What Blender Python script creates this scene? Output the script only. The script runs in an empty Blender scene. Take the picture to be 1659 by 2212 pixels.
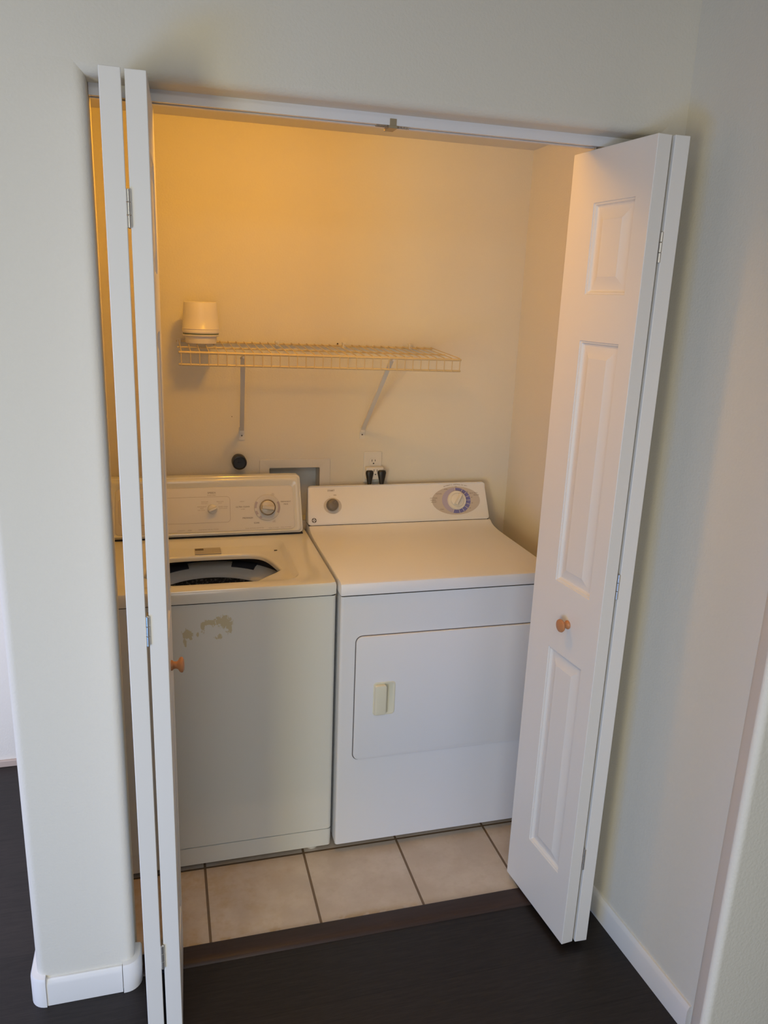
import bpy, bmesh, math, random
from mathutils import Vector, Matrix
random.seed(4)
C = bpy.context.scene.collection
PI = math.pi

# ------------------------------------------------------------------ camera, world, lights, exposure
cam_d = bpy.data.cameras.new('camera')
cam = bpy.data.objects.new('camera', cam_d); C.objects.link(cam)
cam_d.sensor_fit = 'VERTICAL'; cam_d.sensor_height = 36.0
cam_d.lens = 1683.07 / 2212 * 36.0
cam_d.clip_start = 0.02
pitch, roll, yaw = 0.2667, 0.0395, 0.2798
fw = Vector((math.sin(yaw)*math.cos(pitch), math.cos(yaw)*math.cos(pitch), -math.sin(pitch)))
rt = Vector((math.cos(yaw), -math.sin(yaw), 0)); up = rt.cross(fw)
r2 = rt*math.cos(roll) + up*math.sin(roll); u2 = -rt*math.sin(roll) + up*math.cos(roll)
M = Matrix((r2, u2, -fw)).transposed().to_4x4(); M.translation = Vector((0.1363, -1.6961, 1.7162))
cam.matrix_world = M
bpy.context.scene.camera = cam

world = bpy.data.worlds.new('world'); bpy.context.scene.world = world
world.use_nodes = True
bg = world.node_tree.nodes['Background']
bg.inputs[0].default_value = (1.0, 0.98, 0.95, 1); bg.inputs[1].default_value = 0.02

def area(name, loc, target, sx, sy, power, col):
    d = bpy.data.lights.new(name, 'AREA'); d.shape = 'RECTANGLE'; d.size = sx; d.size_y = sy
    d.energy = power; d.color = col
    o = bpy.data.objects.new(name, d); C.objects.link(o); o.location = loc
    o.rotation_euler = (Vector(target) - Vector(loc)).to_track_quat('-Z', 'Y').to_euler()
    return o
# daylight: a tall window left behind the camera, then three added fill lights
def tint(base, r, g, b):
    m = max(r, g, b); return base*m*1.05, (r/m, g/m, b/m)
e, c = tint(45, 0.73, 0.65, 0.40); area('window_daylight', (-1.30, -2.60, 1.05), (-0.7, 0.0, 0.35), 0.6, 1.2, e, c)
e, c = tint(20, 0.03, 0.40, 1.35); area('low_blue_fill', (-1.60, -2.00, 0.45), (-0.3, 0.0, 0.15), 1.2, 0.6, e, c)  # added low blue fill for the foot of the wall
e, c = tint(50, 0.28, 0.29, 0.30); area('wide_rear_fill', (-0.30, -3.20, 1.20), (-0.3, 0.0, 0.8), 1.6, 1.4, e, c)  # added wide fill from behind the camera, no source known
e, c = tint(40, 0.37, 0.37, 0.35); area('overhead_fill', (0.10, -2.20, 2.40), (0.10, -2.19, 0.0), 1.0, 1.0, e, c)  # added overhead fill, no fixture stands here
e, c = tint(6, 4.25, 4.35, 6.30); area('side_hall_daylight', (-1.90, 0.20, 1.30), (-1.2, 1.1, 1.0), 0.5, 0.8, e, c)
# warm bulb over the closet opening, behind the header
e, c = tint(8, 1.11, 0.51, 0.022)
ld = bpy.data.lights.new('closet_bulb', 'POINT'); ld.energy = e; ld.color = c; ld.shadow_soft_size = 0.05
lo = bpy.data.objects.new('closet_bulb', ld); C.objects.link(lo); lo.location = (0.44, 0.22, 2.17)

vs = bpy.context.scene.view_settings
vs.view_transform = 'Standard'; vs.look = 'None'; vs.gamma = 1.0; vs.use_curve_mapping = False
vs.exposure = -0.05

# ------------------------------------------------------------------ materials
def mat(name, col, rough=0.5, metal=0.0, bump=None, spec=0.5, coat=0.0):
    m = bpy.data.materials.new(name); m.use_nodes = True
    nt = m.node_tree; b = nt.nodes['Principled BSDF']
    b.inputs['Base Color'].default_value = (*col, 1); b.inputs['Roughness'].default_value = rough
    b.inputs['Metallic'].default_value = metal; b.inputs['Specular IOR Level'].default_value = spec
    b.inputs['Coat Weight'].default_value = coat
    if bump:
        sc, st, dist = bump
        tc = nt.nodes.new('ShaderNodeTexCoord'); n = nt.nodes.new('ShaderNodeTexNoise')
        n.inputs['Scale'].default_value = sc; n.inputs['Detail'].default_value = 3
        bp = nt.nodes.new('ShaderNodeBump'); bp.inputs['Strength'].default_value = st; bp.inputs['Distance'].default_value = dist
        nt.links.new(tc.outputs['Object'], n.inputs['Vector']); nt.links.new(n.outputs['Fac'], bp.inputs['Height'])
        nt.links.new(bp.outputs['Normal'], b.inputs['Normal'])
    return m
def N(m, t, **kw):
    n = m.node_tree.nodes.new(t)
    for k, v in kw.items():
        if k in ('operation', 'data_type', 'blend_type', 'use_clamp'): setattr(n, k, v)
    return n
class G:
    """tiny helper for building math node graphs"""
    def __init__(s, m): s.m = m; s.nt = m.node_tree
    def link(s, a, sock):
        if isinstance(a, (int, float)): sock.default_value = a
        elif isinstance(a, tuple): sock.default_value = (*a, 1)
        else: s.nt.links.new(a, sock)
    def math(s, op, a, b=0.0, clamp=False):
        n = s.nt.nodes.new('ShaderNodeMath'); n.operation = op; n.use_clamp = clamp
        s.link(a, n.inputs[0]); s.link(b, n.inputs[1]); return n.outputs[0]
    def xyz(s):
        t = s.nt.nodes.new('ShaderNodeTexCoord'); q = s.nt.nodes.new('ShaderNodeSeparateXYZ')
        s.nt.links.new(t.outputs['Object'], q.inputs[0]); s.co = t.outputs['Object']
        return q.outputs[0], q.outputs[1], q.outputs[2]
    def noise(s, scale, detail=3, stretch=None, rough=0.5):
        n = s.nt.nodes.new('ShaderNodeTexNoise'); n.inputs['Scale'].default_value = scale; n.inputs['Detail'].default_value = detail
        n.inputs['Roughness'].default_value = rough
        src = s.co
        if stretch:
            mp = s.nt.nodes.new('ShaderNodeMapping'); mp.inputs['Scale'].default_value = stretch
            s.nt.links.new(s.co, mp.inputs['Vector']); src = mp.outputs[0]
        s.nt.links.new(src, n.inputs['Vector']); return n.outputs['Fac']
    def smooth(s, v, a, b):
        n = s.nt.nodes.new('ShaderNodeMapRange'); n.interpolation_type = 'SMOOTHSTEP'
        s.link(v, n.inputs['Value']); n.inputs['From Min'].default_value = a; n.inputs['From Max'].default_value = b
        return n.outputs['Result']
    def mix(s, f, a, b):
        n = s.nt.nodes.new('ShaderNodeMix'); n.data_type = 'RGBA'
        s.link(f, n.inputs[0]); s.link(a, n.inputs[6]); s.link(b, n.inputs[7]); return n.outputs[2]
    def bump(s, h, strength, dist):
        n = s.nt.nodes.new('ShaderNodeBump'); n.inputs['Strength'].default_value = strength; n.inputs['Distance'].default_value = dist
        s.link(h, n.inputs['Height']); s.nt.links.new(n.outputs[0], s.nt.nodes['Principled BSDF'].inputs['Normal'])
    def col(s, c): s.link(c, s.nt.nodes['Principled BSDF'].inputs['Base Color'])
    def rough(s, c): s.link(c, s.nt.nodes['Principled BSDF'].inputs['Roughness'])

M_wall = mat('wall_paint', (0.70, 0.665, 0.575), 0.75, bump=(170, 0.22, 0.004), spec=0.25)
M_ceil = mat('ceiling_paint', (0.72, 0.70, 0.66), 0.85)
M_trim = mat('trim_paint', (0.76, 0.745, 0.715), 0.42, spec=0.4)
M_door = mat('door_paint', (0.77, 0.75, 0.71), 0.42, spec=0.4, bump=(60, 0.05, 0.002))
M_track = mat('track_enamel', (0.74, 0.74, 0.76), 0.35)
M_steel = mat('hinge_steel', (0.72, 0.70, 0.66), 0.3, metal=0.9)
M_brass = mat('brass_clip', (0.40, 0.33, 0.22), 0.45, metal=0.6)
M_knob = mat('knob_wood', (0.50, 0.215, 0.085), 0.45)
M_dryer = mat('dryer_enamel', (0.75, 0.765, 0.80), 0.33, bump=(240, 0.03, 0.001))
M_plastic_w = mat('white_plastic', (0.70, 0.68, 0.63), 0.35)
M_cream = mat('cream_plastic', (0.72, 0.70, 0.56), 0.35)
M_grey = mat('grey_plastic', (0.17, 0.155, 0.14), 0.4)
M_ring = mat('tub_ring_plastic', (0.86, 0.85, 0.83), 0.4)
M_tubdark = mat('tub_dark', (0.045, 0.045, 0.06), 0.5)  # dark band and tabs around the tub ring
M_black = mat('black_rubber', (0.012, 0.011, 0.011), 0.38)
M_wire = mat('white_wire_shaded', (0.60, 0.48, 0.27), 0.35)  # white wire; its shade under the warm bulb is put into this tan
M_brace = mat('brace_enamel', (0.66, 0.64, 0.61), 0.4)
M_ink = mat('printed_ink', (0.10, 0.075, 0.055), 0.6)
M_ink2 = mat('faint_ink', (0.38, 0.33, 0.27), 0.6)
M_label = mat('label_paper', (0.50, 0.47, 0.40), 0.5)
M_purple = mat('dial_blue', (0.17, 0.17, 0.42), 0.45)
M_lilac = mat('dial_lilac', (0.40, 0.37, 0.50), 0.45)
M_oval = mat('dial_oval_grey', (0.50, 0.46, 0.43), 0.5)
M_lidgreen = mat('seal_green', (0.16, 0.20, 0.14), 0.5)
M_tub = mat('tub_plastic', (0.74, 0.70, 0.66), 0.32)
M_gap = mat('shadow_gap_dark', (0.03, 0.028, 0.026), 0.7)  # near-black stands in for shade inside seams, slots and the toe gap
M_boxgrey = mat('box_plastic', (0.66, 0.65, 0.60), 0.5)

# washer enamel with the worn golden stain on its front
M_washer = mat('washer_enamel', (0.69, 0.70, 0.665), 0.15, coat=0.3)
g = G(M_washer); X, Y, Z = g.xyz()
def blob(cx, cz, rx, rz):
    a = g.math('DIVIDE', g.math('SUBTRACT', X, cx), rx); b = g.math('DIVIDE', g.math('SUBTRACT', Z, cz), rz)
    return g.smooth(g.math('SQRT', g.math('ADD', g.math('MULTIPLY', a, a), g.math('MULTIPLY', b, b))), 1.45, 0.10)
base_x, base_z = 0.262, 0.0          # washer origin
bl = [blob(0.274-base_x, 0.819, 0.036, 0.026), blob(0.290-base_x, 0.803, 0.012, 0.030), blob(0.236-base_x, 0.818, 0.030, 0.012),
      blob(0.218-base_x, 0.806, 0.008, 0.026), blob(0.176-base_x, 0.786, 0.022, 0.020), blob(0.168-base_x, 0.765, 0.008, 0.020),
      blob(0.262-base_x, 0.772, 0.014, 0.010), blob(0.204-base_x, 0.785, 0.005, 0.012)]
acc = bl[0]
for q in bl[1:]: acc = g.math('MAXIMUM', acc, q)
nz = g.noise(95, 4, (1.0, 0.2, 0.8), 0.6)
msk = g.smooth(g.math('ADD', acc, g.math('MULTIPLY', g.math('SUBTRACT', nz, 0.5), 2.1)), 0.50, 0.72)
front = g.math('LESS_THAN', Y, 0.004)
msk = g.math('MULTIPLY', msk, front)
g.col(g.mix(g.math('MULTIPLY', msk, 0.66), (0.69, 0.70, 0.665), (0.50, 0.42, 0.19)))

# dark laminate floor with faint planks along X
M_floor = mat('dark_laminate', (0.02, 0.016, 0.015), 0.42, spec=0.35)
g = G(M_floor); X, Y, Z = g.xyz()
row = g.math('FLOOR', g.math('DIVIDE', Y, 0.165))
fy = g.math('FRACT', g.math('DIVIDE', Y, 0.165))
grain = g.noise(9, 6, (1.2, 14, 1), 0.65); grain2 = g.noise(40, 3, (0.6, 8, 1))
tone = g.math('FRACT', g.math('MULTIPLY', g.math('SINE', g.math('MULTIPLY', row, 12.99)), 43.7))
f = g.math('ADD', g.math('MULTIPLY', grain, 0.7), g.math('ADD', g.math('MULTIPLY', grain2, 0.3), g.math('MULTIPLY', tone, 0.15)))
colr = g.mix(g.smooth(f, 0.3, 0.85), (0.010, 0.0078, 0.0075), (0.028, 0.021, 0.019))
seam = g.math('LESS_THAN', fy, 0.012)
g.col(g.mix(g.math('MULTIPLY', seam, 0.7), colr, (0.005, 0.004, 0.004)))
g.bump(grain2, 0.15, 0.001)

# ceramic tiles
M_tile = mat('ceramic_tile', (0.5, 0.42, 0.33), 0.4, spec=0.4)
g = G(M_tile); X, Y, Z = g.xyz()
T0, TS = 0.2068, 0.3071
def linedist(v, off):
    fr = g.math('FRACT', g.math('DIVIDE', g.math('SUBTRACT', v, off - 10*TS), TS))
    return g.math('MULTIPLY', g.math('ABSOLUTE', g.math('SUBTRACT', g.math('ABSOLUTE', g.math('SUBTRACT', fr, 0.5)), 0.5)), TS)
dx = linedist(X, T0); dy = linedist(Y, 0.086)
dm = g.math('MINIMUM', dx, dy)
grout = g.smooth(dm, 0.0042, 0.0030)
n1 = g.noise(9, 5, None, 0.6); n2 = g.noise(45, 4); n3 = g.noise(14, 3, (1, 1, 1), 0.7)
tc = g.mix(g.smooth(n1, 0.35, 0.7), (0.52, 0.45, 0.385), (0.60, 0.535, 0.47))
tc = g.mix(g.math('MULTIPLY', g.smooth(n2, 0.5, 0.72), 0.25), tc, (0.46, 0.38, 0.30))
# yellow water stain on the tiles before the washer
leftness = g.smooth(X, 0.62, 0.10)
st = g.math('MULTIPLY', g.smooth(n3, 0.42, 0.68), leftness)
nearedge = g.math('MULTIPLY', g.smooth(Y, 0.125, 0.095), g.smooth(n3, 0.5, 0.60))
st = g.math('MAXIMUM', g.math('MULTIPLY', st, 0.75), g.math('MULTIPLY', nearedge, g.smooth(X, 1.0, 0.55)))
tc = g.mix(g.math('MULTIPLY', st, 0.6), tc, (0.42, 0.28, 0.09))
g.col(g.mix(grout, tc, (0.17, 0.115, 0.07)))
g.bump(g.math('SUBTRACT', g.math('MULTIPLY', n2, 0.12), grout), 0.5, 0.003)

M_thresh = mat('threshold_vinyl', (0.038, 0.023, 0.020), 0.45, spec=0.35)
g = G(M_thresh); g.xyz(); g.col(g.mix(g.noise(12, 5, (1, 14, 14)), (0.026, 0.016, 0.014), (0.052, 0.032, 0.028)))

M_basket = mat('speckled_basket', (0.08, 0.075, 0.072), 0.4)
g = G(M_basket); g.xyz(); g.col(g.mix(g.smooth(g.noise(130, 2), 0.5, 0.66), (0.035, 0.032, 0.03), (0.20, 0.18, 0.16)))

# ------------------------------------------------------------------ builders
ORIG = {}
def obj(name, bm, m, parent=None, smooth=40, bevel=None, loc=None):
    me = bpy.data.meshes.new(name)
    bmesh.ops.recalc_face_normals(bm, faces=bm.faces)
    base = Vector(loc) if loc is not None else Vector((0, 0, 0))
    if parent is not None: base = ORIG[parent.name]
    bmesh.ops.translate(bm, verts=bm.verts, vec=-base)
    bm.to_mesh(me); bm.free()
    for mm in (m if isinstance(m, (list, tuple)) else [m]): me.materials.append(mm)
    if smooth:
        me.shade_smooth(); me.set_sharp_from_angle(angle=math.radians(smooth))
    o = bpy.data.objects.new(name, me); C.objects.link(o)
    if parent is not None: o.parent = parent
    else: o.location = base
    ORIG[o.name] = base
    if bevel:
        b = o.modifiers.new('soft_edges', 'BEVEL'); b.width = bevel; b.segments = 3; b.limit_method = 'ANGLE'
        b.angle_limit = math.radians(62); b.harden_normals = True
    return o
def thing(name, label, cat, loc, group=None, kind=None):
    o = bpy.data.objects.new(name, None); C.objects.link(o); o.location = loc; ORIG[o.name] = Vector(loc)
    o.empty_display_size = 0.1
    return tag(o, label, cat, group, kind)
def tag(o, label, cat, group=None, kind=None):
    o['label'] = label; o['category'] = cat
    if group: o['group'] = group
    if kind: o['kind'] = kind
    return o
def struct(name, bm, m, label, cat, smooth=40, bevel=None, loc=None):
    return tag(obj(name, bm, m, None, smooth, bevel, loc), label, cat, kind='structure')
def NB(): return bmesh.new()
def box(bm, x0, x1, y0, y1, z0, z1, mi=0, mtx=None):
    vs = [bm.verts.new((x, y, z)) for z in (z0, z1) for y in (y0, y1) for x in (x0, x1)]
    fs = []
    for q in ((0,2,3,1), (4,5,7,6), (0,1,5,4), (1,3,7,5), (3,2,6,7), (2,0,4,6)):
        f = bm.faces.new([vs[i] for i in q]); f.material_index = mi; fs.append(f)
    if mtx is not None: bmesh.ops.transform(bm, matrix=mtx, verts=vs)
    return vs
def prism(bm, pts, a, b, axis='z', mi=0):
    """extrude a 2-D polygon; axis z: pts (x,y); axis x: pts (y,z); axis y: pts (x,z)"""
    def P(p, t):
        if axis == 'z': return (p[0], p[1], t)
        if axis == 'x': return (t, p[0], p[1])
        return (p[0], t, p[1])
    A = [bm.verts.new(P(p, a)) for p in pts]; B = [bm.verts.new(P(p, b)) for p in pts]
    n = len(pts)
    for i in range(n):
        f = bm.faces.new((A[i], A[(i+1) % n], B[(i+1) % n], B[i])); f.material_index = mi
    bm.faces.new(A[::-1]).material_index = mi; bm.faces.new(B).material_index = mi
    return A + B
def arc(cx, cy, r, a0, a1, n=8):
    return [(cx + r*math.cos(math.radians(a0 + (a1-a0)*i/n)), cy + r*math.sin(math.radians(a0 + (a1-a0)*i/n))) for i in range(n+1)]
def rrect(x0, x1, y0, y1, r, n=6):
    return arc(x1-r, y0+r, r, -90, 0, n) + arc(x1-r, y1-r, r, 0, 90, n) + arc(x0+r, y1-r, r, 90, 180, n) + arc(x0+r, y0+r, r, 180, 270, n)
def loft(bm, loops, caps=(True, True), mis=None, closed=True):
    L = [[bm.verts.new(p) for p in lp] for lp in loops]
    n = len(L[0])
    for k in range(len(L)-1):
        for i in range(n if closed else n-1):
            f = bm.faces.new((L[k][i], L[k][(i+1) % n], L[k+1][(i+1) % n], L[k+1][i]))
            if mis: f.material_index = mis[k]
    if caps[0]:
        f = bm.faces.new(L[0][::-1])
        if mis: f.material_index = mis[0]
    if caps[1]:
        f = bm.faces.new(L[-1])
        if mis: f.material_index = mis[-1]
    return [v for l in L for v in l]
def lathe(bm, prof, mtx=None, n=32, mis=None):
    """profile of (r, h) revolved about local z"""
    loops = []
    for r, h in prof:
        loops.append([(max(r, 1e-5)*math.cos(2*PI*i/n), max(r, 1e-5)*math.sin(2*PI*i/n), h) for i in range(n)])
    vs = loft(bm, loops, (True, True), mis)
    if mtx is not None: bmesh.ops.transform(bm, matrix=mtx, verts=vs)
    return vs
def frame_mtx(o, e1, e2, e3):
    m = Matrix((Vector(e1), Vector(e2), Vector(e3))).transposed().to_4x4(); m.translation = Vector(o); return m
def axis_mtx(p, d):
    d = Vector(d).normalized(); m = d.to_track_quat('Z', 'Y').to_matrix().to_4x4(); m.translation = Vector(p); return m
def rod(bm, a, b, r, n=10, mi=0):
    a, b = Vector(a), Vector(b)
    vs = lathe(bm, [(r*0.6, 0), (r, r*0.4), (r, (b-a).length - r*0.4), (r*0.6, (b-a).length)], axis_mtx(a, b-a), n)
    return vs
def tube(bm, pts, r, n=10):
    pts = [Vector(p) for p in pts]; loops = []
    for i, p in enumerate(pts):
        d = (pts[min(i+1, len(pts)-1)] - pts[max(i-1, 0)]).normalized()
        q = d.to_track_quat('Z', 'Y')
        loops.append([p + q @ Vector((r*math.cos(2*PI*k/n), r*math.sin(2*PI*k/n), 0)) for k in range(n)])
    # keep the rings from twisting against each other
    for k in range(1, len(loops)):
        best = min(range(n), key=lambda s: (loops[k][s] - loops[k-1][0]).length)
        loops[k] = loops[k][best:] + loops[k][:best]
    return loft(bm, loops)
def text_bm(bm, items, mtx, lift=0.0004):
    """items: (string, x, y, size[, align]) laid flat in the local frame, printed as thin raised ink"""
    for it in items:
        s, x, y, size = it[:4]; al = it[4] if len(it) > 4 else 'CENTER'
        cu = bpy.data.curves.new('ink', 'FONT'); cu.body = s; cu.size = size; cu.align_x = al; cu.align_y = 'CENTER'
        cu.resolution_u = 2
        o = bpy.data.objects.new('ink', cu); C.objects.link(o)
        dg = bpy.context.evaluated_depsgraph_get(); me = bpy.data.meshes.new_from_object(o.evaluated_get(dg))
        n0 = len(bm.verts); bm.from_mesh(me); bm.verts.ensure_lookup_table()
        nv = list(bm.verts)[n0:]
        bmesh.ops.translate(bm, verts=nv, vec=(x, y, lift)); bmesh.ops.transform(bm, matrix=mtx, verts=nv)
        bpy.data.objects.remove(o); bpy.data.meshes.remove(me); bpy.data.curves.remove(cu)
def letter_parts(items, mtx, lift, m, parent, name='lettering'):
    for it in items:
        bm = NB(); text_bm(bm, [it], mtx, lift); obj(name, bm, m, parent, 0)
def copy_tree(o, parent=None):
    c = o.copy(); C.objects.link(c)
    if parent is not None: c.parent = parent
    for ch in list(o.children): copy_tree(ch, c)
    return c

# ------------------------------------------------------------------ the setting
XL, XJ, XK, XR = -0.216, 0.014, 1.238, 1.3045     # hall corner, left jamb, right jamb, right wall
HD = 2.098                                         # header soffit
WT = 0.150                                         # front wall thickness
YB = 1.0                                           # closet back wall
CL, CR = -0.120, 1.400                             # closet side walls
R = 0.022                                          # rounded drywall corners

bm = NB()
# left post with rounded corners
pts = arc(XL+R, R, R, 180, 270) + arc(XJ-R, R, R, 270, 360) + arc(XJ-R, WT-R, R, 0, 90) + [(CL, WT), (XL, WT)]
prism(bm, pts, 0, HD+R, 'z')
# right post
pts = [(XK+R, WT)] + arc(XK+R, WT-R, R, 90, 180)[1:] + arc(XK+R, R, R, 180, 270) + [(1.55, 0), (1.55, WT)]
prism(bm, pts, 0, HD+R, 'z')
# header with rounded lower edges
pts = arc(R, HD+R, R, 180, 270) + arc(WT-R, HD+R, R, 270, 360) + [(WT, 2.44), (0, 2.44)]
prism(bm, pts, XL+R, 1.55, 'x')
# rounded outer hall corner above the post
prism(bm, arc(XL+R, R, R, 180, 270) + [(XL+R, WT), (XL, WT)], HD+R, 2.44, 'z')
struct('wall_front', bm, M_wall, 'pale painted wall with rounded corners around the closet opening', 'wall')

BX0, BX1, BZ0, BZ1 = 0.484, 0.664, 0.93, 1.126     # recess of the washer box
bm = NB()
box(bm, CL-0.1, BX0, YB, YB+0.1, 0, 2.44); box(bm, BX1, CR+0.1, YB, YB+0.1, 0, 2.44)
box(bm, BX0, BX1, YB, YB+0.1, BZ1, 2.44); box(bm, BX0, BX1, YB, YB+0.1, 0, BZ0)
struct('wall_back', bm, M_wall, 'closet back wall lit orange, behind the washer and dryer', 'wall')
bm = NB(); box(bm, XL, CL, WT, YB+0.1, 0, 2.44)
struct('wall_closet_left', bm, M_wall, 'closet side wall beside the washer', 'wall')
bm = NB(); box(bm, CR, CR+0.15, WT, YB+0.1, 0, 2.44)
struct('wall_closet_right', bm, M_wall, 'closet side wall beside the dryer', 'wall')
bm = NB(); box(bm, CL, CR, WT, YB, 2.232, 2.44)
struct('ceiling_closet', bm, M_ceil, 'low ceiling over the laundry closet', 'ceiling')

ang = 0.0489/0.9
def rw(y, off=0.0): return XR + off - ang*y      # right wall leans a little off square
bm = NB(); prism(bm, [(rw(0), 0), (rw(0)+0.25, 0), (rw(-0.452)+0.25, -0.452), (rw(-0.452), -0.452)], 0, 2.44, 'z')
struct('wall_right', bm, M_wall, 'pale wall beside the paneled bifold door', 'wall')
# nearer wall corner: slanted return face from the right wall, rounded into the facing wall
QX, QY = rw(-0.452), -0.452
CX_, CY_, NR = 1.093, -0.722, 0.012
sl = Vector((QX-CX_, QY-CY_)).normalized(); n1 = Vector((-sl.y, sl.x)); n2 = Vector((0, -1))
half_ = math.acos(max(-1, min(1, n1.dot(n2))))/2
tl = NR*math.tan(half_)
p1 = Vector((CX_, CY_)) + sl*tl; cc = p1 - n1*NR
t1 = math.degrees(math.atan2(n1.y, n1.x)) % 360; t2 = 270.0
nose = [(cc.x + NR*math.cos(math.radians(t1+(t2-t1)*i/12)), cc.y + NR*math.sin(math.radians(t1+(t2-t1)*i/12))) for i in range(13)]
pts = [(2.2, CY_), (2.2, QY), (QX, QY)] + nose
bm = NB(); prism(bm, pts, 0, 2.44, 'z')
struct('wall_near', bm, M_wall, 'nearer textured wall with a rounded corner beside the hall', 'wall')
bm = NB(); box(bm, -3.2, XL-0.0, 1.10, 1.2, 0, 2.44)
struct('wall_left', bm, M_wall, 'far wall seen past the outer corner over dark floor', 'wall')
bm = NB(); box(bm, -3.2, XL, 1.088, 1.10, 0, 0.026)
struct('baseboard_far', bm, mat('far_strip', (0.46, 0.36, 0.29), 0.5), 'tan strip along the far wall foot', 'baseboard', bevel=0.003)

bm = NB(); box(bm, -4.0, 2.4, -3.6, 0.03, -0.05, 0); box(bm, -4.0, XL+0.05, 0.03, 1.15, -0.05, 0)
struct('floor', bm, M_floor, 'dark brown laminate floor of the hall', 'floor')
bm = NB(); box(bm, XL+0.05, CR+0.05, 0.03, YB+0.02, -0.05, 0.0)
struct('floor_closet', bm, M_tile, 'beige ceramic tile floor inside the closet', 'floor')
bm = NB(); box(bm, -4.0, 2.4, -3.6, 0.0, 2.44, 2.5)
struct('ceiling', bm, M_ceil, 'white ceiling over the hall', 'ceiling')

# transition strip between laminate and tile
bm = NB()
prof = [(0.024, 0.0), (0.026, 0.003), (0.036, 0.0075), (0.050, 0.009), (0.080, 0.009), (0.089, 0.007), (0.092, 0.0)]
prism(bm, prof, XJ+0.001, XK-0.001, 'x')
struct('trim_1', bm, M_thresh, 'dark brown threshold strip between laminate and tile', 'threshold strip')

# baseboards
def base_prof(h=0.076, t=0.012):
    return [(0, 0), (t, 0), (t, h*0.80), (t*0.86, h*0.88), (t*0.70, h*0.93), (t*0.62, h*0.97), (t*0.45, h), (0, h)]
def sweep(bm, path, prof):
    """path: list of ((x,y),(nx,ny)); profile: (out, z)"""
    loft(bm, [[(p[0]+n[0]*o, p[1]+n[1]*o, z) for o, z in prof] for p, n in path])
bm = NB()
dvec = Vector((-ang, 1, 0)).normalized(); nv = (-dvec.y, dvec.x)
sweep(bm, [((rw(-0.447), -0.447), nv), ((rw(0.0), 0.0), nv)], base_prof(0.075))
struct('baseboard_right', bm, M_trim, 'white baseboard along the wall right of the bifold door', 'baseboard', smooth=30)
bm = NB()
sweep(bm, [((XL+0.021, 0), (0, -1)), ((XJ-R-0.008, 0), (0, -1))], base_prof(0.075))
bl = struct('baseboard_front', bm, M_trim, 'white baseboard under the narrow wall left of the closet', 'baseboard', smooth=30)
cp = [(0, 0), (0.016, 0), (0.016, 0.074), (0.013, 0.081), (0.0, 0.083)]
bm = NB(); path = []
for i in range(9):
    a = math.radians(180 + 90*i/8); path.append(((XL+R+R*math.cos(a), R+R*math.sin(a)), (math.cos(a), math.sin(a))))
path = [((XL, 0.12), (-1, 0))] + path
sweep(bm, path, cp)
obj('corner_block', bm, M_trim, bl, 30)
bm = NB(); path = []
for i in range(9):
    a = math.radians(270 + 90*i/8); path.append(((XJ-R+R*math.cos(a), R+R*math.sin(a)), (math.cos(a), math.sin(a))))
path = path + [((XJ, 0.055), (1, 0))]
sweep(bm, [((XJ-R-0.006, 0), (0, -1))] + path, cp)
obj('corner_block', bm, M_trim, bl, 30)

# ------------------------------------------------------------------ bifold doors
LW, LT, DZ0, DZ1 = 0.302, 0.0355, 0.018, 2.069
PANELS = [(0.210, 0.826), (1.016, 1.637), (1.745, 1.951)]
PU0, PU1 = 0.052, 0.202
def leaf_bm():
    """leaf in local (u along width, v thickness away from the outer face, z) with three raised panels each side"""
    bm = NB()
    us = [0, PU0, PU1, LW]; zs = [DZ0] + [q for p in PANELS for q in p] + [DZ1]
    holes = {(1, 1), (1, 3), (1, 5)}
    for side in (0, 1):
        v0 = 0 if side == 0 else LT; s = 1 if side == 0 else -1
        grid = [[bm.verts.new((u, v0, z)) for u in us] for z in zs]
        for j in range(len(zs)-1):
            for i in range(3):
                a, b, c, d = grid[j][i], grid[j][i+1], grid[j+1][i+1], grid[j+1][i]
                if (i, j) not in holes:
                    bm.faces.new((a, b, c, d) if side == 0 else (d, c, b, a)); continue
                u0, u1, z0, z1 = us[i], us[i+1], zs[j], zs[j+1]
                prev = [a, b, c, d]
                for ins, dep in ((0.0015, 0.0026), (0.0045, 0.0032), (0.0080, 0.0078), (0.0115, 0.0092), (0.0145, 0.0092), (0.0380, 0.0018), (0.0400, 0.0010)):
                    cur = [bm.verts.new((uu, v0 + s*dep, zz)) for uu, zz in ((u0+ins, z0+ins), (u1-ins, z0+ins), (u1-ins, z1-ins), (u0+ins, z1-ins))]
                    for k in range(4):
                        q = (prev[k], prev[(k+1) % 4], cur[(k+1) % 4], cur[k])
                        bm.faces.new(q if side == 0 else q[::-1])
                    prev = cur
                bm.faces.new(prev if side == 0 else prev[::-1])
        if side == 0: g0 = grid
        else: g1 = grid
    nz = len(zs)
    for i in range(3):
        bm.faces.new((g0[0][i], g1[0][i], g1[0][i+1], g0[0][i+1])); bm.faces.new((g0[-1][i], g0[-1][i+1], g1[-1][i+1], g1[-1][i]))
    for j in range(nz-1):
        bm.faces.new((g0[j][0], g0[j+1][0], g1[j+1][0], g1[j][0])); bm.faces.new((g0[j][3], g1[j][3], g1[j+1][3], g0[j+1][3]))
    return bm
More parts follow.
